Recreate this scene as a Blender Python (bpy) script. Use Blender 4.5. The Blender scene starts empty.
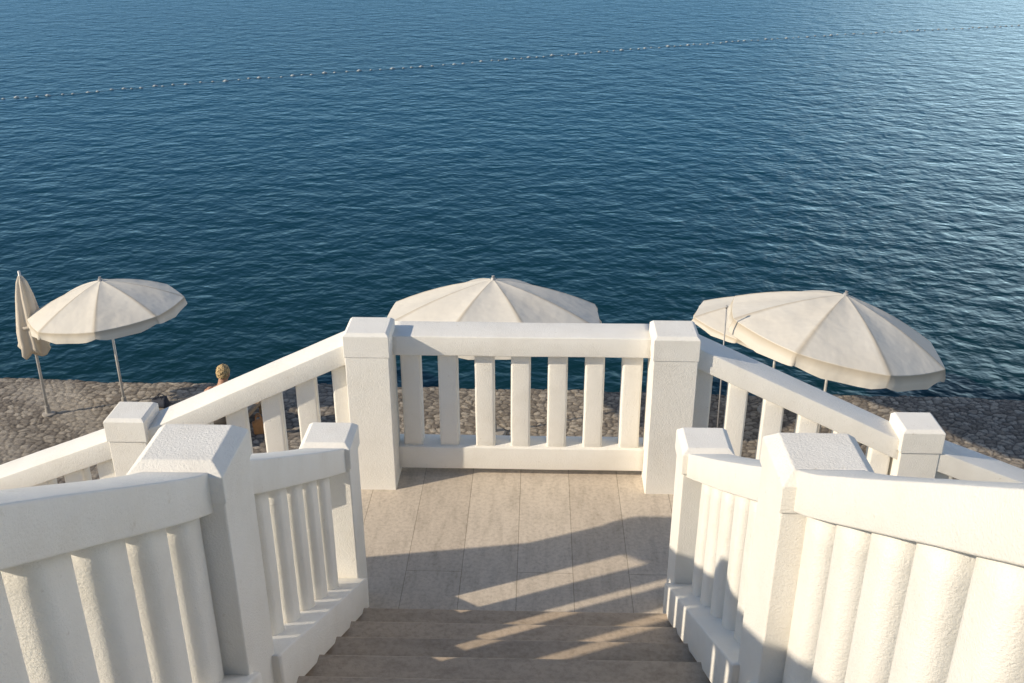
import bpy, bmesh, math, random
import numpy as np
from mathutils import Vector, Matrix, noise
random.seed(7); np.random.seed(7)
scene=bpy.context.scene
COL=scene.collection
SEA_Z=-4.25; GR_Z=-3.8

# ---------------------------------------------------------------- helpers
def link(o): COL.objects.link(o); return o
def mesh_obj(name, verts, faces, mat=None, smooth=False, parent=None):
    me=bpy.data.meshes.new(name); me.from_pydata([tuple(v) for v in verts],[],faces); me.update()
    if smooth:
        for p in me.polygons: p.use_smooth=True
    if mat: me.materials.append(mat)
    o=bpy.data.objects.new(name,me); link(o)
    if parent: o.parent=parent
    return o
def empty(name, loc, label=None, cat=None, group=None):
    o=bpy.data.objects.new(name,None); o.location=loc; o.empty_display_size=.1; link(o)
    if label: o["label"]=label
    if cat: o["category"]=cat
    if group: o["group"]=group
    return o
def bevel(o,w=.012,s=3):
    m=o.modifiers.new('bev','BEVEL'); m.width=w; m.segments=s; m.limit_method='ANGLE'; m.angle_limit=math.radians(30)
    m.harden_normals=True
    for p in o.data.polygons: p.use_smooth=True
    return o
def fixn(o):
    bm=bmesh.new(); bm.from_mesh(o.data); bmesh.ops.recalc_face_normals(bm,faces=bm.faces); bm.to_mesh(o.data); bm.free(); return o
def rrect(w,h,r,seg=3):
    pts=[]
    for cx,cy,a0 in ((w/2-r,h/2-r,0),(-w/2+r,h/2-r,90),(-w/2+r,-h/2+r,180),(w/2-r,-h/2+r,270)):
        for i in range(seg+1):
            a=math.radians(a0+90*i/seg); pts.append((cx+r*math.cos(a),cy+r*math.sin(a)))
    return pts
def loft(rings,cap=True):
    n=len(rings[0]); V=[v for r in rings for v in r]; F=[]
    for i in range(len(rings)-1):
        for j in range(n):
            k=(j+1)%n; F.append((i*n+j,i*n+k,(i+1)*n+k,(i+1)*n+j))
    if cap:
        F.append(tuple(range(n-1,-1,-1))); b=(len(rings)-1)*n; F.append(tuple(b+j for j in range(n)))
    return V,F
def tube(p0,p1,r0,r1,n=10):
    p0=Vector(p0);p1=Vector(p1);d=(p1-p0).normalized()
    a=d.orthogonal().normalized();b=d.cross(a)
    R=[[tuple(p+a*r*math.cos(2*math.pi*i/n)+b*r*math.sin(2*math.pi*i/n)) for i in range(n)] for p,r in ((p0,r0),(p1,r1))]
    return loft(R)
def merge(parts):
    V=[];F=[]
    for v,f in parts:
        o=len(V);V+=list(v);F+=[tuple(i+o for i in q) for q in f]
    return V,F
def boxvf(x0,x1,y0,y1,z0,z1):
    V=[(x0,y0,z0),(x1,y0,z0),(x1,y1,z0),(x0,y1,z0),(x0,y0,z1),(x1,y0,z1),(x1,y1,z1),(x0,y1,z1)]
    return V,[(0,3,2,1),(4,5,6,7),(0,1,5,4),(1,2,6,5),(2,3,7,6),(3,0,4,7)]

# ---------------------------------------------------------------- materials
def newmat(name):
    m=bpy.data.materials.new(name); m.use_nodes=True; nt=m.node_tree
    b=nt.nodes['Principled BSDF']; return m,nt,b
def N(nt,t,**kw):
    n=nt.nodes.new(t)
    for k,v in kw.items():
        if k in n.inputs: n.inputs[k].default_value=v
        else: setattr(n,k,v)
    return n
def ramp(nt,fac,stops):
    r=nt.nodes.new('ShaderNodeValToRGB'); e=r.color_ramp.elements
    e[0].position=stops[0][0]; e[0].color=(*stops[0][1],1)
    e[1].position=stops[-1][0]; e[1].color=(*stops[-1][1],1)
    for p,c in stops[1:-1]:
        q=e.new(p); q.color=(*c,1)
    nt.links.new(fac,r.inputs['Fac']); return r
def pos(nt,scale=None):
    g=nt.nodes.new('ShaderNodeNewGeometry')
    if scale is None: return g.outputs['Position']
    m=nt.nodes.new('ShaderNodeMapping'); m.inputs['Scale'].default_value=scale
    nt.links.new(g.outputs['Position'],m.inputs['Vector']); return m.outputs['Vector']

def mat_paint():
    m,nt,b=newmat('rough_white_paint'); L=nt.links.new; P=pos(nt)
    n1=N(nt,'ShaderNodeTexNoise',Scale=3.0,Detail=6.0,Roughness=.65); L(P,n1.inputs['Vector'])
    r=ramp(nt,n1.outputs['Fac'],[(.25,(.79,.75,.67)),(.5,(.85,.82,.75)),(.75,(.87,.845,.785))])
    n4=N(nt,'ShaderNodeTexNoise',Scale=22.0,Detail=5.0,Roughness=.7); L(P,n4.inputs['Vector'])
    r2=ramp(nt,n4.outputs['Fac'],[(.24,(.76,.72,.65)),(.36,(1,1,1)),(1,(1,1,1))])
    mx=N(nt,'ShaderNodeMix',data_type='RGBA',blend_type='MULTIPLY'); mx.inputs[0].default_value=.8
    L(r.outputs[0],mx.inputs[6]); L(r2.outputs[0],mx.inputs[7]); L(mx.outputs[2],b.inputs['Base Color'])
    b.inputs['Roughness'].default_value=.8; b.inputs['Specular IOR Level'].default_value=.2
    n2=N(nt,'ShaderNodeTexNoise',Scale=140.0,Detail=6.0,Roughness=.7); L(P,n2.inputs['Vector'])
    n3=N(nt,'ShaderNodeTexNoise',Scale=9.0,Detail=3.0); L(P,n3.inputs['Vector'])
    b1=N(nt,'ShaderNodeBump',Strength=.7,Distance=.0058); L(n2.outputs['Fac'],b1.inputs['Height'])
    b2=N(nt,'ShaderNodeBump',Strength=.25,Distance=.010); L(n3.outputs['Fac'],b2.inputs['Height']); L(b1.outputs[0],b2.inputs['Normal'])
    L(b2.outputs[0],b.inputs['Normal']); return m
def mat_stone(name,c1,c2,mort,bw=1.1,rh=.33,swap=True,off=(0,0,0),ms=.0025,vary=0):
    m,nt,b=newmat(name); L=nt.links.new
    g=nt.nodes.new('ShaderNodeNewGeometry'); mp=nt.nodes.new('ShaderNodeMapping')
    if swap: mp.inputs['Rotation'].default_value=(0,0,math.radians(90))
    mp.inputs['Location'].default_value=off
    L(g.outputs['Position'],mp.inputs['Vector'])
    br=N(nt,'ShaderNodeTexBrick'); br.inputs['Scale'].default_value=1; br.inputs['Brick Width'].default_value=bw
    br.inputs['Row Height'].default_value=rh; br.inputs['Mortar Size'].default_value=ms; br.inputs['Mortar Smooth'].default_value=.2
    br.inputs['Color1'].default_value=(*c1,1); br.inputs['Color2'].default_value=(*c2,1); br.inputs['Mortar'].default_value=(*mort,1)
    L(mp.outputs[0],br.inputs['Vector'])
    ns=N(nt,'ShaderNodeTexNoise',Scale=7.0,Detail=9.0,Roughness=.72); 
    mp2=nt.nodes.new('ShaderNodeMapping'); mp2.inputs['Scale'].default_value=(2.4,.55,1) if swap else (.8,2,1); L(g.outputs['Position'],mp2.inputs['Vector']); L(mp2.outputs[0],ns.inputs['Vector'])
    r=ramp(nt,ns.outputs['Fac'],[(.3,(.74,.73,.71)),(.5,(.96,.95,.94)),(.75,(1.08,1.07,1.06))])
    n5=N(nt,'ShaderNodeTexNoise',Scale=45.0,Detail=5.0,Roughness=.7); L(g.outputs['Position'],n5.inputs['Vector'])
    r5=ramp(nt,n5.outputs['Fac'],[(.3,(.72,.70,.68)),(.55,(1,1,1)),(1,(1.05,1.05,1.05))])
    mx=N(nt,'ShaderNodeMix',data_type='RGBA',blend_type='MULTIPLY'); mx.inputs[0].default_value=1
    L(br.outputs['Color'],mx.inputs[6]); L(r.outputs[0],mx.inputs[7])
    mx2=N(nt,'ShaderNodeMix',data_type='RGBA',blend_type='MULTIPLY'); mx2.inputs[0].default_value=.85
    L(mx.outputs[2],mx2.inputs[6]); L(r5.outputs[0],mx2.inputs[7]); out=mx2.outputs[2]
    if vary:
        oi=nt.nodes.new('ShaderNodeObjectInfo'); mr=N(nt,'ShaderNodeMapRange'); mr.inputs['To Min'].default_value=1-vary; mr.inputs['To Max'].default_value=1+vary
        L(oi.outputs['Random'],mr.inputs['Value']); vm=N(nt,'ShaderNodeVectorMath',operation='SCALE'); L(out,vm.inputs[0]); L(mr.outputs[0],vm.inputs['Scale']); out=vm.outputs[0]
    L(out,b.inputs['Base Color'])
    b.inputs['Roughness'].default_value=.7
    bp=N(nt,'ShaderNodeBump',Strength=.4,Distance=.004); L(br.outputs['Fac'],bp.inputs['Height']); bp.invert=True
    bq=N(nt,'ShaderNodeBump',Strength=.4,Distance=.004); L(n5.outputs['Fac'],bq.inputs['Height']); L(bp.outputs[0],bq.inputs['Normal'])
    L(bq.outputs[0],b.inputs['Normal']); return m
def mat_simple(name,c,rough=.6,metal=0,var=.15,scale=12,bump=.2):
    m,nt,b=newmat(name); L=nt.links.new
    n=N(nt,'ShaderNodeTexNoise',Scale=scale,Detail=5.0); L(pos(nt),n.inputs['Vector'])
    r=ramp(nt,n.outputs['Fac'],[(.3,tuple(x*(1-var) for x in c)),(.7,tuple(min(1,x*(1+var)) for x in c))])
    L(r.outputs[0],b.inputs['Base Color']); b.inputs['Roughness'].default_value=rough; b.inputs['Metallic'].default_value=metal
    bp=N(nt,'ShaderNodeBump',Strength=bump,Distance=.005); L(n.outputs['Fac'],bp.inputs['Height']); L(bp.outputs[0],b.inputs['Normal'])
    return m
def mat_fabric(name='canvas_fabric',ca=(.85,.79,.68),cb=(.89,.845,.75)):
    m,nt,b=newmat(name); L=nt.links.new
    n=N(nt,'ShaderNodeTexNoise',Scale=1.2,Detail=3.0); L(pos(nt),n.inputs['Vector'])
    r=ramp(nt,n.outputs['Fac'],[(.3,ca),(.7,cb)])
    at=N(nt,'ShaderNodeAttribute'); at.attribute_name='seam'
    mx=N(nt,'ShaderNodeMix',data_type='RGBA'); L(at.outputs['Fac'],mx.inputs[0]); L(r.outputs[0],mx.inputs[6]); mx.inputs[7].default_value=(.58,.50,.38,1)
    L(mx.outputs[2],b.inputs['Base Color']); b.inputs['Roughness'].default_value=.9; b.inputs['Specular IOR Level'].default_value=.1
    tr=N(nt,'ShaderNodeBsdfTranslucent'); L(mx.outputs[2],tr.inputs['Color'])
    ms=N(nt,'ShaderNodeMixShader'); ms.inputs[0].default_value=.25
    L(b.outputs[0],ms.inputs[1]); L(tr.outputs[0],ms.inputs[2])
    L(ms.outputs[0],nt.nodes['Material Output'].inputs['Surface'])
    n2=N(nt,'ShaderNodeTexNoise',Scale=3.5,Detail=2.0); L(pos(nt),n2.inputs['Vector'])
    bp=N(nt,'ShaderNodeBump',Strength=.4,Distance=.06); L(n2.outputs['Fac'],bp.inputs['Height']); L(bp.outputs[0],b.inputs['Normal'])
    return m
def mat_sea():
    m,nt,b=newmat('sea_water'); L=nt.links.new
    def nz(scale,sc,det,rough=.55,dist=0.0,rot=0):
        mp=nt.nodes.new('ShaderNodeMapping'); mp.inputs['Scale'].default_value=sc; mp.inputs['Rotation'].default_value=(0,0,math.radians(rot))
        g=nt.nodes.new('ShaderNodeNewGeometry'); L(g.outputs['Position'],mp.inputs['Vector'])
        n=N(nt,'ShaderNodeTexNoise',Scale=scale,Detail=det,Roughness=rough,Distortion=dist); L(mp.outputs[0],n.inputs['Vector']); return n.outputs['Fac']
    a=nz(.7,(.85,1,1),2,rot=28); c=nz(2.0,(.85,1,1),2,.5,.25,rot=-32); d=nz(4.6,(.9,1,1),2,.6,.3,rot=35)
    b1=N(nt,'ShaderNodeBump',Strength=1,Distance=.12); L(a,b1.inputs['Height'])
    b2=N(nt,'ShaderNodeBump',Strength=1,Distance=.105); L(c,b2.inputs['Height']); L(b1.outputs[0],b2.inputs['Normal'])
    b3=N(nt,'ShaderNodeBump',Strength=1,Distance=.028); L(d,b3.inputs['Height']); L(b2.outputs[0],b3.inputs['Normal'])
    nrm=b3.outputs[0]
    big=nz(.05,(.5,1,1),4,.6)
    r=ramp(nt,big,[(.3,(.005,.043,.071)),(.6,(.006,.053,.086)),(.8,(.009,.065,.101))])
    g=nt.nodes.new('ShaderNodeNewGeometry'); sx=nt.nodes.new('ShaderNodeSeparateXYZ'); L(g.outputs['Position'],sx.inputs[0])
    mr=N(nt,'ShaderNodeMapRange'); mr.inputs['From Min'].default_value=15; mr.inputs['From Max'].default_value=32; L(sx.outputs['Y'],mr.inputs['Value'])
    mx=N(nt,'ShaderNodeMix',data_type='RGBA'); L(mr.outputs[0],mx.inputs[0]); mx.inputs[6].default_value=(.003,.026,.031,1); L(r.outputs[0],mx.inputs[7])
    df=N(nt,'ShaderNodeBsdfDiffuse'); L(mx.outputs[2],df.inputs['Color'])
    gl=N(nt,'ShaderNodeBsdfGlossy'); gl.inputs['Color'].default_value=(.51,.76,.90,1); gl.inputs['Roughness'].default_value=.30; L(nrm,gl.inputs['Normal'])
    fr=N(nt,'ShaderNodeFresnel',IOR=1.34); L(nrm,fr.inputs['Normal'])
    ms=N(nt,'ShaderNodeMixShader'); L(fr.outputs[0],ms.inputs[0]); L(df.outputs[0],ms.inputs[1]); L(gl.outputs[0],ms.inputs[2])
    L(ms.outputs[0],nt.nodes['Material Output'].inputs['Surface'])
    return m
def mat_shore():
    m,nt,b=newmat('set_stone_shore'); L=nt.links.new
    at=N(nt,'ShaderNodeAttribute'); at.attribute_name='stone'
    n=N(nt,'ShaderNodeTexNoise',Scale=20.0,Detail=8.0,Roughness=.8); L(pos(nt),n.inputs['Vector'])
    r=ramp(nt,n.outputs['Fac'],[(.3,(.5,.49,.48)),(.52,(1,1,1)),(.75,(1.3,1.27,1.22))])
    mx=N(nt,'ShaderNodeMix',data_type='RGBA',blend_type='MULTIPLY'); mx.inputs[0].default_value=1
    L(at.outputs['Color'],mx.inputs[6]); L(r.outputs[0],mx.inputs[7]); L(mx.outputs[2],b.inputs['Base Color'])
    b.inputs['Roughness'].default_value=.85
    bp=N(nt,'ShaderNodeBump',Strength=.8,Distance=.022); L(n.outputs['Fac'],bp.inputs['Height']); L(bp.outputs[0],b.inputs['Normal'])
    return m
PAINT=mat_paint()
FLOOR=mat_stone('travertine_paving',(.62,.545,.45),(.565,.49,.40),(.35,.30,.235),bw=2.3,rh=.30,off=(.9,.0,0),ms=.0023)
TREAD=mat_stone('worn_step_stone',(.50,.405,.305),(.46,.37,.275),(.24,.19,.15),bw=3,rh=5,swap=False,vary=.14)
FABRIC=mat_fabric()
BEIGE=mat_fabric('beige_canvas',(.74,.65,.52),(.81,.73,.61))
METAL=mat_simple('pole_metal',(.62,.60,.56),.4,.3)
GREYM=mat_simple('dull_grey_metal',(.35,.34,.33),.5,.3)
DARK=mat_simple('dark_metal',(.10,.09,.08),.5,.3)
CONC=mat_simple('base_concrete',(.34,.31,.27),.9)
WOOD=mat_simple('weathered_wood',(.36,.25,.15),.7,scale=30)
SKIN=mat_simple('skin',(.46,.25,.16),.5,var=.05)
HAIR=mat_simple('blond_hair',(.46,.33,.16),.7,var=.5,scale=45,bump=1.0)
CLOTH=mat_simple('sand_towel_cloth',(.42,.37,.30),.9)
ORANGE=mat_simple('orange_cloth',(.58,.27,.10),.8)
NAVY=mat_simple('dark_navy_cloth',(.03,.035,.05),.8)
FLOAT=mat_simple('float_plastic',(.40,.43,.43),.6)
ROPE=mat_simple('rope_fibre',(.14,.17,.18),.9)
GROUND=mat_simple('ground_concrete',(.22,.20,.17),.9,scale=3)

# ---------------------------------------------------------------- sea
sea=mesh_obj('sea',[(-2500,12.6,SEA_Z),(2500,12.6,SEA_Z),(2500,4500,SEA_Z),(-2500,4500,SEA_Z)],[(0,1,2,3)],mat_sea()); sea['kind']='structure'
sea['label']='dark teal blue sea with small choppy ripples'
# ---------------------------------------------------------------- shore
def edgeY(x):
    return 13.84-.018*x+.025*np.sin(x*1.3+.5)+.015*np.sin(x*3.1)+.012*np.sin(x*7.7+1)+.012*np.sin(x*17.3+2)
def shore():
    xs=np.concatenate([np.arange(-60,-12,.3),np.arange(-12,12,.018),np.arange(12,60.1,.3)])
    ts=np.concatenate([np.linspace(0,1,285)[:-1],[1,1.004,1.02,1.05,1.1]])
    X,T=np.meshgrid(xs,ts,indexing='ij'); E=edgeY(X); Y0=8.6
    Y=Y0+(E-Y0)*np.minimum(T,1)+np.maximum(T-1,0)*4
    s=.10
    U=X/s/1.2; Vv=Y/s
    U=U+.3*np.sin(U*.53+Vv*.7)+.2*np.sin(U*.37-Vv*1.1)+.6*np.sin(X*.7+Y); Vv=Vv+.25*np.sin(U*.8)+.2*np.sin(U*.23+1)
    ci=np.floor(U).astype(int); cj=np.floor(Vv).astype(int)
    def h(i,j,k):
        v=np.sin(i*127.1+j*311.7+k*74.7)*43758.5453; return v-np.floor(v)
    F1=np.full(X.shape,9.);F2=np.full(X.shape,9.);ID=np.zeros(X.shape);ID2=np.zeros(X.shape)
    for di in(-1,0,1):
        for dj in(-1,0,1):
            i=ci+di;j=cj+dj
            px=i+.5+(h(i,j,1)-.5)*.85; py=j+.5+(h(i,j,2)-.5)*.85
            d=np.hypot(px-U,py-Vv); r=h(i,j,3); r2=h(i,j,4)
            m=d<F1
            F2=np.where(m,F1,np.minimum(F2,d)); ID=np.where(m,r,ID); ID2=np.where(m,r2,ID2); F1=np.where(m,d,F1)
    g=np.clip((F2-F1)/.28,0,1); g=g*g*(3-2*g)
    Z=GR_Z+(g*.010+ID*.009*g-.009)+.015*np.sin(X*.8)*np.sin(Y*1.3)
    Z=Z-np.clip((T-.985)/.015,0,1)**2*.03
    Z=np.where(T>1,Z-(T-1)*14,Z)
    a=np.array([.19,.16,.128]); bb=np.array([.44,.385,.31])
    t=ID2[...,None]**1.3; c=a*(1-t)+bb*t
    gapc=np.array([.10,.086,.07])*np.ones(X.shape)[...,None]
    gg=np.clip(g*1.3,0,1)[...,None]; c=gapc*(1-gg)+c*gg
    # worn pale mortar patches
    wp=np.sin(X*1.1+1.3*np.sin(Y*1.7+X*.4)+2)*np.sin(Y*1.9+X*.5+1.1*np.sin(X*1.9))
    wp=np.clip((wp-.2)/.5,0,1)*np.clip((-X-2)/3,.12,1); wp=wp[...,None]
    c=c*(1-.55*wp)+np.array([.44,.39,.32])*.55*wp
    big=(.5+.5*np.sin(X*.9+2*np.sin(Y*.7))*np.sin(Y*1.1+X*.3))[...,None]; c=c*(.84+.26*big)
    wet=np.clip((T-.985)/.015,0,1)[...,None]; c=c*(1-.6*wet)
    nx,ny=X.shape
    V=np.stack([X,Y,Z],-1).reshape(-1,3)
    idx=np.arange(nx*ny).reshape(nx,ny)
    F=np.stack([idx[:-1,:-1],idx[1:,:-1],idx[1:,1:],idx[:-1,1:]],-1).reshape(-1,4)
    me=bpy.data.meshes.new('shore'); me.from_pydata(V.tolist(),[],F.tolist()); me.update()
    ca=me.color_attributes.new('stone','FLOAT_COLOR','POINT')
    ca.data.foreach_set('color',np.concatenate([c.reshape(-1,3),np.ones((nx*ny,1))],1).ravel())
    me.polygons.foreach_set('use_smooth',[True]*len(me.polygons))
    me.materials.append(mat_shore()); o=bpy.data.objects.new('shore',me); link(o); o['kind']='structure'
    o['label']='rough stone paved shore beside the sea'
shore()
g=mesh_obj('ground',[(-300,-300,GR_Z-.06),(300,-300,GR_Z-.06),(300,8.9,GR_Z-.06),(-300,8.9,GR_Z-.06)],[(0,1,2,3)],GROUND); g['kind']='structure'

# ---------------------------------------------------------------- staircase
st=empty('staircase',(0,4.5,0),'white staircase with stone steps parting at a paved landing','staircase')
def child(o,p):
    o.parent=p; o.matrix_parent_inverse=Matrix.Translation(-Vector(p.location)); return o
def addpart(name,V,F,mat,p,bev=0,seg=2,smooth=False):
    o=mesh_obj(name,V,F,mat,smooth); fixn(o)
    if bev: bevel(o,bev,seg)
    return child(o,p)
addpart('landing',*boxvf(-1.06,1.06,3.80,5.56,-.12,0),FLOOR,st)
addpart('landing_support',*boxvf(-1.05,1.05,3.79,5.53,GR_Z-.1,-.118),PAINT,st)
RS,TR=.165,.29
def flight():
    parts=[]
    for k in range(12):
        y1=3.85-TR*k; z=RS*(k+1)
        parts.append(boxvf(-1.02,1.02,y1-TR-.03,y1,z-.05,z))
    return parts
for k,p in enumerate(flight()):
    o=addpart('step_tread',*p,TREAD,st,.014,3)
pr=[];
for k in range(12):
    y1=3.85-TR*k-.03; z=RS*(k+1)-.04
    pr.append(boxvf(-1.01,1.01,.25,y1-.0005*k,z-.17,z))
addpart('flight_body',*merge(pr),PAINT,st)
addpart('terrace_floor',*boxvf(-3,3,-4,.38,1.86,1.975),FLOOR,st)
for s in(-1,1):
    parts=[]
    for k in range(28):
        x0=1.065+.36*k; z=-.13*(k+1)
        a,b=sorted((s*x0,s*(x0+.37))); parts.append(boxvf(a,b,4.0+.0003*k,5.25-.0003*k,max(z-2,GR_Z-.1),z))
    addpart('side_flight',*merge(parts),TREAD,st)
    # retaining wall beside the side flight, top sloping
    a=[(s*1.07,3.82,.02),(s*1.07,4.05,.02),(s*11,4.05,-3.73),(s*11,3.82,-3.73)]
    V=a+[(x,y,GR_Z-.1) for x,y,z in a]; F=[(0,1,2,3),(4,5,6,7),(0,1,5,4),(1,2,6,5),(2,3,7,6),(3,0,4,7)]
    addpart('side_wall',V,F,PAINT,st)

# ---------------------------------------------------------------- balustrades
def wob(p,s=1.0,a=.0018):
    q=Vector(p)*2.3
    v=noise.noise_vector(q)+.5*noise.noise_vector(q*3.1)
    return (p[0]+v.x*a*s,p[1]+v.y*a*s,p[2]+v.z*a*s)
def sweep(p0,p1,w,h,r,step=.05,sag=0,ease=0):
    # horizontally-run rail: section vertical, p = centre of section
    p0=Vector(p0);p1=Vector(p1); d=p1-p0; hd=Vector((d.x,d.y,0)).normalized(); side=Vector((-hd.y,hd.x,0))
    n=max(2,int(d.length/step)); sec=rrect(w,h,r,3); R=[]
    for i in range(n+1):
        t=i/n; c=p0+d*t; c.z-=sag*4*t*(1-t)-ease*math.exp(-t*d.length/.11)
        R.append([wob(tuple(c+side*x+Vector((0,0,z)))) for x,z in sec])
    return loft(R)
def balustrade(p0,p1,ztop0,ztop1,zb0,zb1,nb,label,group,rw=.21,rt=.13,bw=.19,bh=.2,bs=.10,sag=0,ease=0,br=.014,t0=0.0,lum=.003):
    """p0,p1: plan endpoints; ztop: rail top; zb: base beam top; t0: share of the run left open next to the first post"""
    mid=((p0[0]+p1[0])/2,(p0[1]+p1[1])/2,(zb0+zb1)/2-bh)
    e=empty('balustrade',mid,label,'balustrade',group)
    V,F=sweep((*p0,ztop0-rt/2),(*p1,ztop1-rt/2),rw,rt,.007,sag=sag,ease=ease); addpart('top_rail',V,F,PAINT,e,smooth=False)
    V,F=sweep((*p0,zb0-bh/2),(*p1,zb1-bh/2),bw,bh,.008); addpart('base_rail',V,F,PAINT,e)
    for c in e.children:
        for p in c.data.polygons: p.use_smooth=len(p.vertices)==4
    d=Vector((p1[0]-p0[0],p1[1]-p0[1],0)); hd=d.normalized(); side=Vector((-hd.y,hd.x,0))
    for i in range(nb):
        t=t0+(1-t0)*(i+.5+random.uniform(-.02,.02))/nb
        c=Vector((p0[0],p0[1],0))+d*t
        sg=sag*4*t*(1-t)
        za=zb0+(zb1-zb0)*t-.05; zz=ztop0+(ztop1-ztop0)*t-rt-sg+.05
        sec=rrect(bs*random.uniform(.98,1.02),min(bs,.13),br,6); R=[]
        for j in range(9):
            u=j/8; z=za+(zz-za)*u
            R.append([wob(tuple(c+hd*x+side*y+Vector((0,0,z))),1,lum) for x,y in sec])
        V,F=loft(R); o=addpart('baluster',V,F,PAINT,e)
        for p in o.data.polygons: p.use_smooth=len(p.vertices)==4
    return e
def post(x,y,zf,zt,label,w=.256,cw=.264,ch=.15,hip=(.018,.018)):
    e=empty('balustrade_post',(x,y,zf),label,'post','white posts of the stair balustrade')
    h=zt-zf
    def blk(name,w0,w1,z0,z1,bev):
        a=w0/2;b=w1/2
        V=[(-a,-a,z0),(a,-a,z0),(a,a,z0),(-a,a,z0),(-b,-b,z1),(b,-b,z1),(b,b,z1),(-b,b,z1)]
        _,F=boxvf(0,1,0,1,0,1); o=mesh_obj(name,V,F,PAINT); bevel(o,bev,3); o.parent=e; return o
    blk('shaft',w,w,-.05,h-ch+.01,.006)
    # cap with hipped, flattened top
    a=cw/2;b=cw/2-hip[0]
    R=[]
    for hw,z in((a,h-ch),(a,h-hip[1]),(b,h),):
        R.append([(-hw,-hw,z),(hw,-hw,z),(hw,hw,z),(-hw,hw,z)])
    V,F=loft(R); o=mesh_obj('cap',V,F,PAINT); fixn(o); bevel(o,.004,2); o.parent=e
    return e
LB='white painted balustrade with square balusters '
LR='white painted balustrade with rounded balusters '
G='white balustrade sections of the staircase'
PX=.885
balustrade((-PX+.11,5.385),(PX-.11,5.385),.97,.97,.205,.205,7,LB+'along the landing',G,rw=.225,rt=.125,bw=.16,bh=.155,bs=.118)
for s in(-1,1):
    post(s*PX,5.26,0,1.045,'white square post with flat cap at landing corner')
    SX,SY,SZ=2.30,5.10,.55
    post(s*SX,SY,-.52,SZ,'white square post halfway along descending side rail',w=.225,cw=.24)
    d0=(s*(PX+.08),5.29); d1=(s*(SX-.08),5.12)
    balustrade(d0,d1,.985,.455,.22,-.30,6,LB+'beside the side steps',G,bs=.118)
    d0=(s*(SX+.08),5.10); d1=(s*(SX+1.75),5.0)
    balustrade(d0,d1,.42,-.19,-.33,-.94,8,LB+'beside the side steps',G,bs=.118)
    post(s*(SX+1.85),5.0,-1.16,-.12,'white square post lower on the side rail')
    # central flight
    NX=.885; NY=4.06; UY=2.40
    # inner guard added to the side flight to cast shadow across the landing
    post(s*2.42,3.95,-.62,.47,'white square post on the inner guard added for its shadow',w=.2,cw=.22,ch=.13)
    balustrade((s*(NX+.08),3.97),(s*2.34,3.95),.90,.38,.20,-.34,6,LB+'added inside the side steps for its shadow',G,rw=.18,rt=.12,bw=.19,bh=.22,bs=.118)
    post(s*NX,NY,0,1.02,'white newel post at foot of the steps',w=.222,cw=.24,ch=.13,hip=(.026,.026))
    sl=RS/TR
    zr=lambda y:.935+sl*(NY-y)
    zn=lambda y:.165+(3.85-y)*sl+.13
    balustrade((s*NX,NY-.09),(s*NX,UY+.09),zr(NY-.09),zr(UY+.09),zn(NY-.09)+.02,zn(UY+.09)+.02,6,LR+'beside the main steps',G,rw=.19,rt=.13,bw=.30,bh=.185,bs=.135,sag=.006,br=.035,t0=.12)
    post(s*NX,UY,.83,1.945,'white post with broad cap partway up the steps',w=.255,cw=.267,ch=.12,hip=(.036,.034))
    balustrade((s*NX,UY-.09),(s*NX,.55),1.925-(.035 if s<0 else .0),2.925+(-.02 if s<0 else .07),zn(UY-.09)+.02,zn(.55)+.02,8,LR+'beside the upper steps',G,rw=.19,rt=.13,bw=.30,bh=.185,bs=.150,sag=.0,ease=.015,br=.045,lum=.0012)
    post(s*NX,.45,1.95,3.05,'white post at head of the steps',w=.225,cw=.26)

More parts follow.
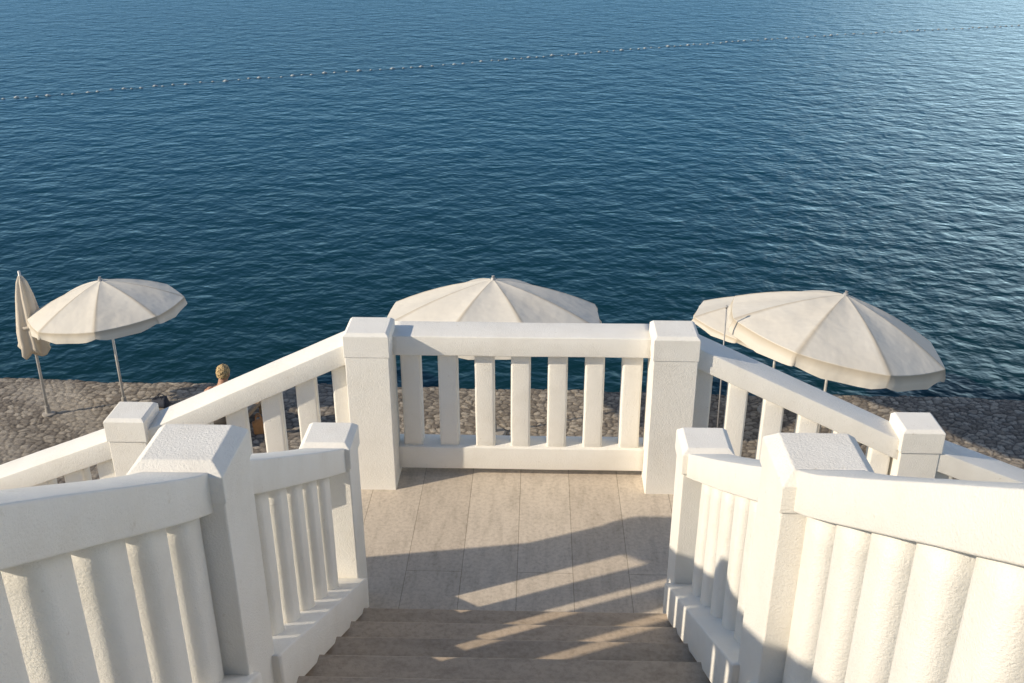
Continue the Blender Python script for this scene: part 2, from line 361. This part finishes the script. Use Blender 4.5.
# ---------------------------------------------------------------- umbrellas
def umbrella(base,height,R,tilt=(0,0),drop=.40,val=.17,label='',rot=0,kinkz=.55):
    e=empty('beach_umbrella',base,label,'umbrella','cream canvas umbrellas on the stone shore')
    up=Matrix.Rotation(math.radians(tilt[0]),4,'X')@Matrix.Rotation(math.radians(tilt[1]),4,'Y')
    K=Vector((0,0,height-kinkz))      # tilting joint
    def X(p): return tuple(K+up@(Vector(p)-K))
    n=8; offs=[0,.015,.06,.16,.3,.5,.7,.84,.94,.985]; ts=[0.03,.12,.25,.4,.55,.7,.85,1.0]
    V=[];F=[];S=[]
    cols=n*len(offs)
    def ringpt(a,r,z): return (r*math.cos(a),r*math.sin(a),z)
    prof=lambda t:.52*t+.48*t*t
    for t in ts:
        for k in range(n):
            for o in offs:
                a=rot+(k+o)*2*math.pi/n; ph=(o-.5)*2*math.pi/n
                rf=math.cos(math.pi/n)/math.cos(ph); rf=rf+(1-rf)*.38; mid=math.sin(math.pi*o)
                z=height-drop*R*prof(t) - .026*mid*math.sin(t*2.6)*R*.9
                V.append(X(ringpt(a,R*t*rf*(1-.012*mid),z))); S.append(.7 if o==0 else (.6 if o in(.015,.985) else 0))
    for q,(dz,rr) in enumerate(((-.015,1.003),(-val*.55,1.010),(-val,1.010))):
        for k in range(n):
            for oi,o in enumerate(offs):
                a=rot+(k+o)*2*math.pi/n; ph=(o-.5)*2*math.pi/n; mid=math.sin(math.pi*o)
                rf=math.cos(math.pi/n)/math.cos(ph); rf=(rf+(1-rf)*.38)*(rr+(.018*math.sin(o*12.6+k*2) if q else 0))*(1-.012*mid)
                z=height-drop*R-.013*mid*R*.9+dz+(.0 if q<2 else .045*(1-mid)**2)
                V.append(X(ringpt(a,R*rf,z))); S.append(1.0 if q==0 else (.6 if o==0 else .18))
    nr=len(ts)+3
    for i in range(nr-1):
        for j in range(cols):
            k=(j+1)%cols; F.append((i*cols+j,(i+1)*cols+j,(i+1)*cols+k,i*cols+k))
    V.append(X((0,0,height+.005))); S.append(.3)
    for j in range(cols): F.append((len(V)-1,j,(j+1)%cols))
    me=bpy.data.meshes.new('canopy'); me.from_pydata(V,[],F); me.update()
    at=me.attributes.new('seam','FLOAT','POINT'); at.data.foreach_set('value',S)
    for p in me.polygons: p.use_smooth=True
    L=len(offs)
    for ed in me.edges:
        a,b=ed.vertices
        if a//cols==b//cols==len(ts)-1: ed.use_edge_sharp=True
    me.materials.append(FABRIC); c=bpy.data.objects.new('canopy',me); link(c); c.parent=e
    # pole
    pv=[tube((0,0,0),tuple(K),.020,.018),tube(tuple(K),X((0,0,height)),.018,.016)]
    o=mesh_obj('pole',*merge(pv),METAL,True); o.parent=e
    o=mesh_obj('finial',*merge([tube(X((0,0,height-.01)),X((0,0,height+.025)),.04,.028),tube(X((0,0,height+.025)),X((0,0,height+.05)),.016,.02)]),GREYM,False); o.parent=e
    rb=[]
    for k in range(n):
        a=rot+k*2*math.pi/n
        pp=[X(ringpt(a,R*.985*u,height-drop*R*prof(u)-.02)) for u in (0.02,.33,.66,1)]
        for i in range(3): rb.append(tube(pp[i],pp[i+1],.008,.007,6))
        rb.append(tube(X((0,0,height-.45)),X(ringpt(a,R*.5,height-drop*R*prof(.5)-.03)),.006,.006,6))
    o=mesh_obj('rib_frame',*merge(rb),METAL); o.parent=e
    R2=[]
    for r,z in((.16,-.02),(.17,.02),(.15,.05),(.04,.06),(.035,.2)):
        R2.append([(r*math.cos(i*math.pi/12),r*math.sin(i*math.pi/12),z) for i in range(24)])
    o=mesh_obj('umbrella_base',*loft(R2),CONC); bevel(o,.006,2); o.parent=e
    return e
umbrella((-6.08,13.0,GR_Z),2.06,1.08,(-3,-4),label='open cream umbrella tilted on a slim pole by water',rot=.25,drop=.37,val=.15)
umbrella((-.51,12.39,GR_Z),2.36,1.52,(-6,0),label='open cream umbrella standing upright beyond the landing',rot=.39,drop=.33,val=.11)
umbrella((3.95,11.95,GR_Z),2.38,1.42,(-4,10),label='open cream umbrella tilted sideways with hanging valance',rot=.2,val=.21,drop=.35)
umbrella((3.56,13.20,GR_Z),1.83,1.26,(-6,5),label='open cream umbrella tucked under its taller neighbour',rot=.1,drop=.31,val=.10)
# folded umbrella
fu=empty('folded_umbrella',(-7.16,12.8,GR_Z),'closed beige umbrella standing upright on its pole','umbrella')
lean=Matrix.Rotation(math.radians(.6),4,'Y')
R=[]
for z,r in((2.2,.025),(2.1,.065),(1.9,.105),(1.6,.145),(1.36,.175),(1.2,.175),(1.1,.19),(1.03,.15)):
    ring=[]
    for i in range(48):
        a=i*2*math.pi/48; rr=r*(1+.20*math.sin(a*7+z*1.8)+.08*math.sin(a*3+1))
        ring.append(tuple(lean@Vector((rr*math.cos(a),rr*math.sin(a),z+ (.05*math.sin(a*4) if z<1.15 else 0)))))
    R.append(ring)
o=mesh_obj('canopy',*loft(R),BEIGE,True); o.parent=fu
o=mesh_obj('tie_strap',*tube(tuple(lean@Vector((0,0,1.45))),tuple(lean@Vector((0,0,1.49))),.178,.172,24),BEIGE,True); o.parent=fu
o=mesh_obj('pole',*tube((0,0,-.05),tuple(lean@Vector((0,0,2.27))),.022,.018),METAL,True); o.parent=fu
R2=[[(r*math.cos(i*math.pi/12),r*math.sin(i*math.pi/12),z) for i in range(24)] for r,z in((.09,-.02),(.09,.02),(.04,.03),(.035,.15))]
o=mesh_obj('ground_sleeve',*loft(R2),CONC); bevel(o,.006,2); o.parent=fu
# slim mooring pole
mp=empty('metal_pole',(2.5,11.55,GR_Z),'slim grey metal pole with foot plate on shore','pole')
o=mesh_obj('shaft',*tube((0,0,-.05),(-.05,0,2.35),.011,.009),GREYM,True); o.parent=mp
R2=[[(r*math.cos(i*math.pi/12),r*math.sin(i*math.pi/12),z) for i in range(24)] for r,z in((.12,-.03),(.12,.03),(.03,.05),(.03,.1))]
o=mesh_obj('foot_plate',*loft(R2),DARK); o.parent=mp
o=mesh_obj('top_knob',*loft([[(-.05+r*math.cos(i*math.pi/6),r*math.sin(i*math.pi/6),z) for i in range(12)] for r,z in((.010,2.34),(.016,2.36),(.016,2.375),(.006,2.39))]),GREYM,True); o.parent=mp

# beach bag
def bag(loc,mat,w,d,h,label,rz):
    e=empty('beach_bag',loc,label,'bag'); R=[]
    for j in range(9):
        u=j/8; z=h*u-.01; k=1+.12*math.sin(u*math.pi)-.10*u
        ring=[]
        for x,y in rrect(w*k,d*k*(1-.35*u),min(w,d)*.25,4):
            q=noise.noise(Vector((x*9,y*9,z*7+loc[0])))*.02
            ring.append((x+q,y+q,z+(.03*math.sin(x*14) if j==8 else 0)))
        R.append(ring)
    o=mesh_obj('body',*loft(R),mat,True); o.parent=e
    for s in(-1,1):
        P=[(-w*.25,s*d*.28,h*.85),(-w*.22,s*d*.30,h*1.15),(-w*.08,s*d*.30,h*1.32),(w*.08,s*d*.30,h*1.32),(w*.22,s*d*.30,h*1.15),(w*.25,s*d*.28,h*.85)]
        o=mesh_obj('handle',*merge([tube(P[i],P[i+1],.007,.007,8) for i in range(5)]),mat,True); o.parent=e
    e.rotation_euler[2]=rz
bag((-5.60,13.15,GR_Z),NAVY,.24,.14,.12,'small dark cloth bag lying under the umbrella',-.2)
bag((-3.88,12.35,GR_Z),ORANGE,.17,.11,.22,'small orange cloth bag standing beside the sunbed',.3)

# ---------------------------------------------------------------- buoy line
pts=[(-30.5,33.0),(-21.1,38.3),(-12.5,43.1),(-5.2,46.6),(4.9,52.1),(16,57.4),(28.1,61.8),(36,64.3)]
def cr(p0,p1,p2,p3,t):
    return tuple(.5*((2*b)+(-a+c)*t+(2*a-5*b+4*c-d)*t*t+(-a+3*b-3*c+d)*t**3) for a,b,c,d in zip(p0,p1,p2,p3))
path=[]
for i in range(len(pts)-1):
    P=[pts[max(0,i-1)],pts[i],pts[i+1],pts[min(len(pts)-1,i+2)]]
    for k in range(40): path.append(cr(*P,k/40))
bm=bmesh.new(); bmesh.ops.create_uvsphere(bm,u_segments=14,v_segments=9,radius=.036)
for v in bm.verts:
    v.co.x*=1.45
ring=bmesh.ops.create_cone(bm,cap_ends=True,segments=12,radius1=.014,radius2=.014,depth=.14,matrix=Matrix.Rotation(math.pi/2,4,'Y'))
bme=bpy.data.meshes.new('buoy'); bm.to_mesh(bme); bm.free(); bme.materials.append(FLOAT)
for p in bme.polygons:p.use_smooth=True
acc=0;nx=.3;cnt=0;last=path[0];ropepts=[(path[0][0],path[0][1],SEA_Z+.0)]
for p in path[1:]:
    L=math.dist(p,last); 
    while acc+L>=nx:
        t=(nx-acc)/L; q=(last[0]+(p[0]-last[0])*t,last[1]+(p[1]-last[1])*t)
        b=bpy.data.objects.new('buoy',bme); z=SEA_Z+.018+random.uniform(-.012,.010)
        b.location=(q[0],q[1]+random.uniform(-.15,.15),z)
        b.rotation_euler=(0,random.uniform(-.1,.1),math.atan2(p[1]-last[1],p[0]-last[0])+random.uniform(-.2,.2))
        s=random.uniform(1.3,1.7) if cnt%3==0 else random.uniform(.8,1.1); b.scale=(s,s,s); link(b)
        b['label']='small pale float on a swimming area rope'; b['category']='buoy'; b['group']='floats of the swimming area rope'
        ropepts.append((b.location.x,b.location.y,SEA_Z+.0))
        cnt+=1; nx+=random.choice((.38,.46,.55))
    acc+=L; last=p
rp=[tube(ropepts[i],ropepts[i+1],.006,.006,6) for i in range(len(ropepts)-1)]
o=mesh_obj('float_rope',*merge(rp),ROPE,True); o['label']='thin dark rope floating on the sea with floats'; o['category']='rope'

# ---------------------------------------------------------------- sunbed and person
PR=math.radians(80)
SB=Vector((-4.38,12.2,GR_Z))
BZ=-.070
sb=empty('sunbed',SB,'low wooden sunbed with sand coloured towel on stone shore','sunbed'); sb.rotation_euler[2]=PR
parts=[boxvf(-.35,.85,-.27,-.22,.24+BZ,.30+BZ),boxvf(-.35,.85,.22,.27,.24+BZ,.30+BZ)]+[boxvf(x,x+.07,-.22,.22,.265+BZ,.295+BZ) for x in np.arange(-.33,.80,.1)]
o=mesh_obj('frame',*merge(parts),WOOD); o.parent=sb
for x in(-.28,.78):
    for y in(-.245,.245):
        o=mesh_obj('leg',*boxvf(x-.03,x+.03,y-.022,y+.022,-.03,.24+BZ),WOOD); o.parent=sb
V=[];F=[]
for i in range(25):
    for j in range(11):
        x=-.33+i*1.15/24; y=-.26+.52*j/10
        V.append((x,y,.313+BZ+.008*math.sin(x*9+y*5)+.006*math.sin(y*20+x*3)-(.05 if j in(0,10) else 0)))
for i in range(24):
    for j in range(10): a=i*11+j; F.append((a,a+11,a+12,a+1))
o=mesh_obj('towel',V,F,CLOTH,True); o.parent=sb

def build_person(base):
    # seated, legs forward (+X), hands resting behind/at sides
    J={'pel':((0,0,.10),.125),'wst':((-.02,-.02,.23),.13),'chs':((-.02,-.05,.41),.145),'nk0':((-.01,-.07,.55),.085),'nk1':((.01,-.08,.63),.066),'hd':((.03,-.09,.71),.075)}
    HY=-.09
    order=list(J); 
    V=[J[k][0] for k in order];Rr=[J[k][1] for k in order];E=[(0,1),(1,2),(2,3),(3,4),(4,5)]
    def chain(root,pts):
        prev=root
        for p,r in pts:
            V.append(p);Rr.append(r);E.append((prev,len(V)-1));prev=len(V)-1
    for s in(-1,1):
        chain(0,[((.06,s*.10,.09),.10),((.28,s*.12,.18),.083),((.46,s*.13,.27),.062),((.60,s*.13,.16),.056),((.74,s*.13,.055),.038),((.78,s*.13,.045),.038),((.86,s*.14,.07),.03),((.90,s*.145,.10),.02)])
        chain(2,[((-.02,s*.13-.055,.49),.078),((-.02,s*.175-.05,.475),.060),((-.09,s*.22-.03,.32),.045),((-.13,s*.26-.02,.21),.038),((-.06,s*.27,.09),.028),((-.03,s*.27,.05),.026)])
    me=bpy.data.meshes.new('b'); me.from_pydata(V,E,[]); o=bpy.data.objects.new('b',me); link(o)
    sk=o.modifiers.new('s','SKIN'); 
    for i,sv in enumerate(me.skin_vertices[0].data): sv.radius=(Rr[i],Rr[i]); sv.use_root=(i==0)
    sk.use_smooth_shade=True
    o.modifiers.new('ss','SUBSURF').levels=2
    dg=bpy.context.evaluated_depsgraph_get(); dg.update()
    ev=o.evaluated_get(dg); m2=bpy.data.meshes.new_from_object(ev)
    bm=bmesh.new(); bm.from_mesh(m2)
    def ell(c,r,rot=0):
        M=Matrix.Translation(c)@Matrix.Rotation(rot,4,'Y')@Matrix.Diagonal((*r,1))
        bmesh.ops.create_icosphere(bm,subdivisions=3,radius=1,matrix=M)
    ell((.045,HY,.755),(.098,.080,.118)); ell((.09,HY,.71),(.05,.047,.055)); ell((.148,HY,.745),(.018,.014,.025)) ; ell((.133,HY,.775),(.02,.05,.012)); ell((.136,HY,.705),(.012,.026,.010))
    for s in(-1,1): ell((.035,HY+s*.083,.745),(.02,.012,.032))
    # rib cage, waist, shoulders, upper arms
    ell((-.02,-.05,.41),(.115,.16,.18)); ell((-.02,-.01,.22),(.105,.14,.17)); ell((-.01,-.065,.53),(.07,.13,.055)); ell((.005,-.078,.61),(.055,.060,.10))
    for s in(-1,1):
        ell((-.02,s*.172-.055,.485),(.07,.058,.06)); ell((-.055,s*.20-.045,.40),(.05,.047,.13))
    for s in(-1,1):   # hands
        ell((-.01,s*.272,.035),(.05,.038,.016)); ell((-.045,s*.271,.06),(.035,.028,.04))
        for k,(l,dy) in enumerate(((.07,-.028),(.082,-.010),(.076,.008),(.06,.026))):
            a=(.02,s*.272+dy,.034); m=(.03+l*.5,s*.272+dy*1.2,.040); e=(.03+l,s*.272+dy*1.35,.020)
            for q in((a,m,.011,.0105),(m,e,.0105,.009)):
                v,f=tube(*q,8); vs=[bm.verts.new(x) for x in v]
                for ff in f: bm.faces.new([vs[i] for i in ff])
        v,f=tube((-.01,s*.272-s*.03,.03),(.04,s*.272-s*.065,.024),.012,.010,8); vs=[bm.verts.new(x) for x in v]
        for ff in f: bm.faces.new([vs[i] for i in ff])
    bmesh.ops.recalc_face_normals(bm,faces=bm.faces)
    m3=bpy.data.meshes.new('t'); bm.to_mesh(m3); bm.free()
    o.modifiers.clear(); o.data=m3
    rm=o.modifiers.new('r','REMESH'); rm.mode='VOXEL'; rm.voxel_size=.008; rm.use_smooth_shade=True
    o.modifiers.new('sm','SMOOTH').iterations=2
    dg=bpy.context.evaluated_depsgraph_get(); dg.update()
    m4=bpy.data.meshes.new_from_object(o.evaluated_get(dg)); m4.name='person'
    # keep only the one connected body surface
    bm=bmesh.new(); bm.from_mesh(m4); seen=set(); best=[]
    for v0 in bm.verts:
        if v0.index in seen: continue
        st_=[v0]; seen.add(v0.index); comp=[]
        while st_:
            q=st_.pop(); comp.append(q)
            for ed in q.link_edges:
                w_=ed.other_vert(q)
                if w_.index not in seen: seen.add(w_.index); st_.append(w_)
        if len(comp)>len(best): best=comp
    keep=set(v.index for v in best)
    bmesh.ops.delete(bm,geom=[v for v in bm.verts if v.index not in keep],context='VERTS'); bm.to_mesh(m4); bm.free()
    m4.materials.clear(); m4.materials.append(SKIN)
    for q in m4.polygons: q.use_smooth=True; q.material_index=0
    bpy.data.objects.remove(o)
    p=bpy.data.objects.new('person',m4); link(p); p.location=base; p.rotation_euler[2]=PR
    p['label']='bare-chested person with blond hair sitting on a low sunbed'; p['category']='person'
    # hair: tousled shell over crown and back of the head
    bm=bmesh.new(); bmesh.ops.create_icosphere(bm,subdivisions=5,radius=1)
    for v in list(bm.verts):
        n=noise.noise(v.co*4)*.10+noise.noise(v.co*11)*.13+abs(noise.noise(v.co*20))*.08
        v.co=Vector((.032+v.co.x*.103*(1+n),HY+v.co.y*.090*(1+n),.768+v.co.z*.113*(1+n)))
    bmesh.ops.delete(bm,geom=[v for v in bm.verts if v.co.z<.705+max(0,v.co.x+.02)*.7 or (v.co.x>.08 and v.co.z<.82)],context='VERTS')
    hm=bpy.data.meshes.new('hair'); bm.to_mesh(hm); bm.free(); hm.materials.append(HAIR)
    for q in hm.polygons:q.use_smooth=True
    h=bpy.data.objects.new('hair',hm); link(h); h.parent=p
    # shorts: hip shell and two thigh sleeves in one mesh
    parts=[]
    rings=[]
    for z,rx,ry in((.02,.15,.19),(.08,.155,.195),(.16,.145,.18),(.2,.138,.165)):
        rings.append([(rx*math.cos(i*math.pi/12)-.005,ry*math.sin(i*math.pi/12),z) for i in range(24)])
    parts.append(loft(rings))
    for s in(-1,1): parts.append(tube((.04,s*.10,.09),(.34,s*.122,.205),.112,.098,16))
    sh=mesh_obj('shorts',*merge(parts),DARK,True); sh.parent=p
    return p
build_person(Vector((-4.36,12.25,GR_Z+.305+BZ)))

# ---------------------------------------------------------------- light, world, camera
EL=math.radians(28.5); AZ=math.radians(-113)   # azimuth clockwise from +Y
S=Vector((math.cos(EL)*math.sin(AZ),math.cos(EL)*math.cos(AZ),math.sin(EL)))
sd=bpy.data.lights.new('sun','SUN'); sd.energy=4.5; sd.angle=math.radians(.9); sd.color=(1,.87,.69)
so=bpy.data.objects.new('sun',sd); link(so); so.rotation_euler=S.to_track_quat('Z','Y').to_euler(); so.location=(-20,10,20)
w=bpy.data.worlds.new('World'); scene.world=w; w.use_nodes=True; nt=w.node_tree
sky=nt.nodes.new('ShaderNodeTexSky'); sky.sky_type='NISHITA'; sky.sun_disc=False; sky.sun_elevation=EL; sky.sun_rotation=AZ
sky.air_density=1.0; sky.dust_density=.4; sky.ozone_density=2.0
# glow added low in the sky, by direction, to brighten the sea's reflection
tc=nt.nodes.new('ShaderNodeTexCoord')
D=Vector((math.sin(math.radians(40))*math.cos(math.radians(6)),math.cos(math.radians(40))*math.cos(math.radians(6)),math.sin(math.radians(6))))
dot=N(nt,'ShaderNodeVectorMath',operation='DOT_PRODUCT'); dot.inputs[1].default_value=D; nt.links.new(tc.outputs['Generated'],dot.inputs[0])
mr=N(nt,'ShaderNodeMapRange'); mr.interpolation_type='SMOOTHSTEP'; mr.inputs['From Min'].default_value=.87; mr.inputs['From Max'].default_value=1.0; nt.links.new(dot.outputs['Value'],mr.inputs['Value'])
sky_glow=N(nt,'ShaderNodeVectorMath',operation='SCALE'); sky_glow.inputs[0].default_value=(14,11.2,9.2); nt.links.new(mr.outputs[0],sky_glow.inputs['Scale'])
ad=N(nt,'ShaderNodeVectorMath',operation='ADD'); nt.links.new(sky.outputs[0],ad.inputs[0]); nt.links.new(sky_glow.outputs[0],ad.inputs[1])
bg=nt.nodes['Background']; bg.inputs['Strength'].default_value=.135; nt.links.new(ad.outputs[0],bg.inputs['Color'])
cd=bpy.data.cameras.new('cam'); cd.lens=35; cd.sensor_width=36; cd.clip_start=.05; cd.clip_end=8000
co=bpy.data.objects.new('cam',cd); link(co); co.location=(.095,0,3.37); co.rotation_euler=(math.radians(65.3),0,math.radians(1.62))
scene.camera=co
scene.view_settings.view_transform='Standard'; scene.view_settings.look='None'; scene.view_settings.exposure=0
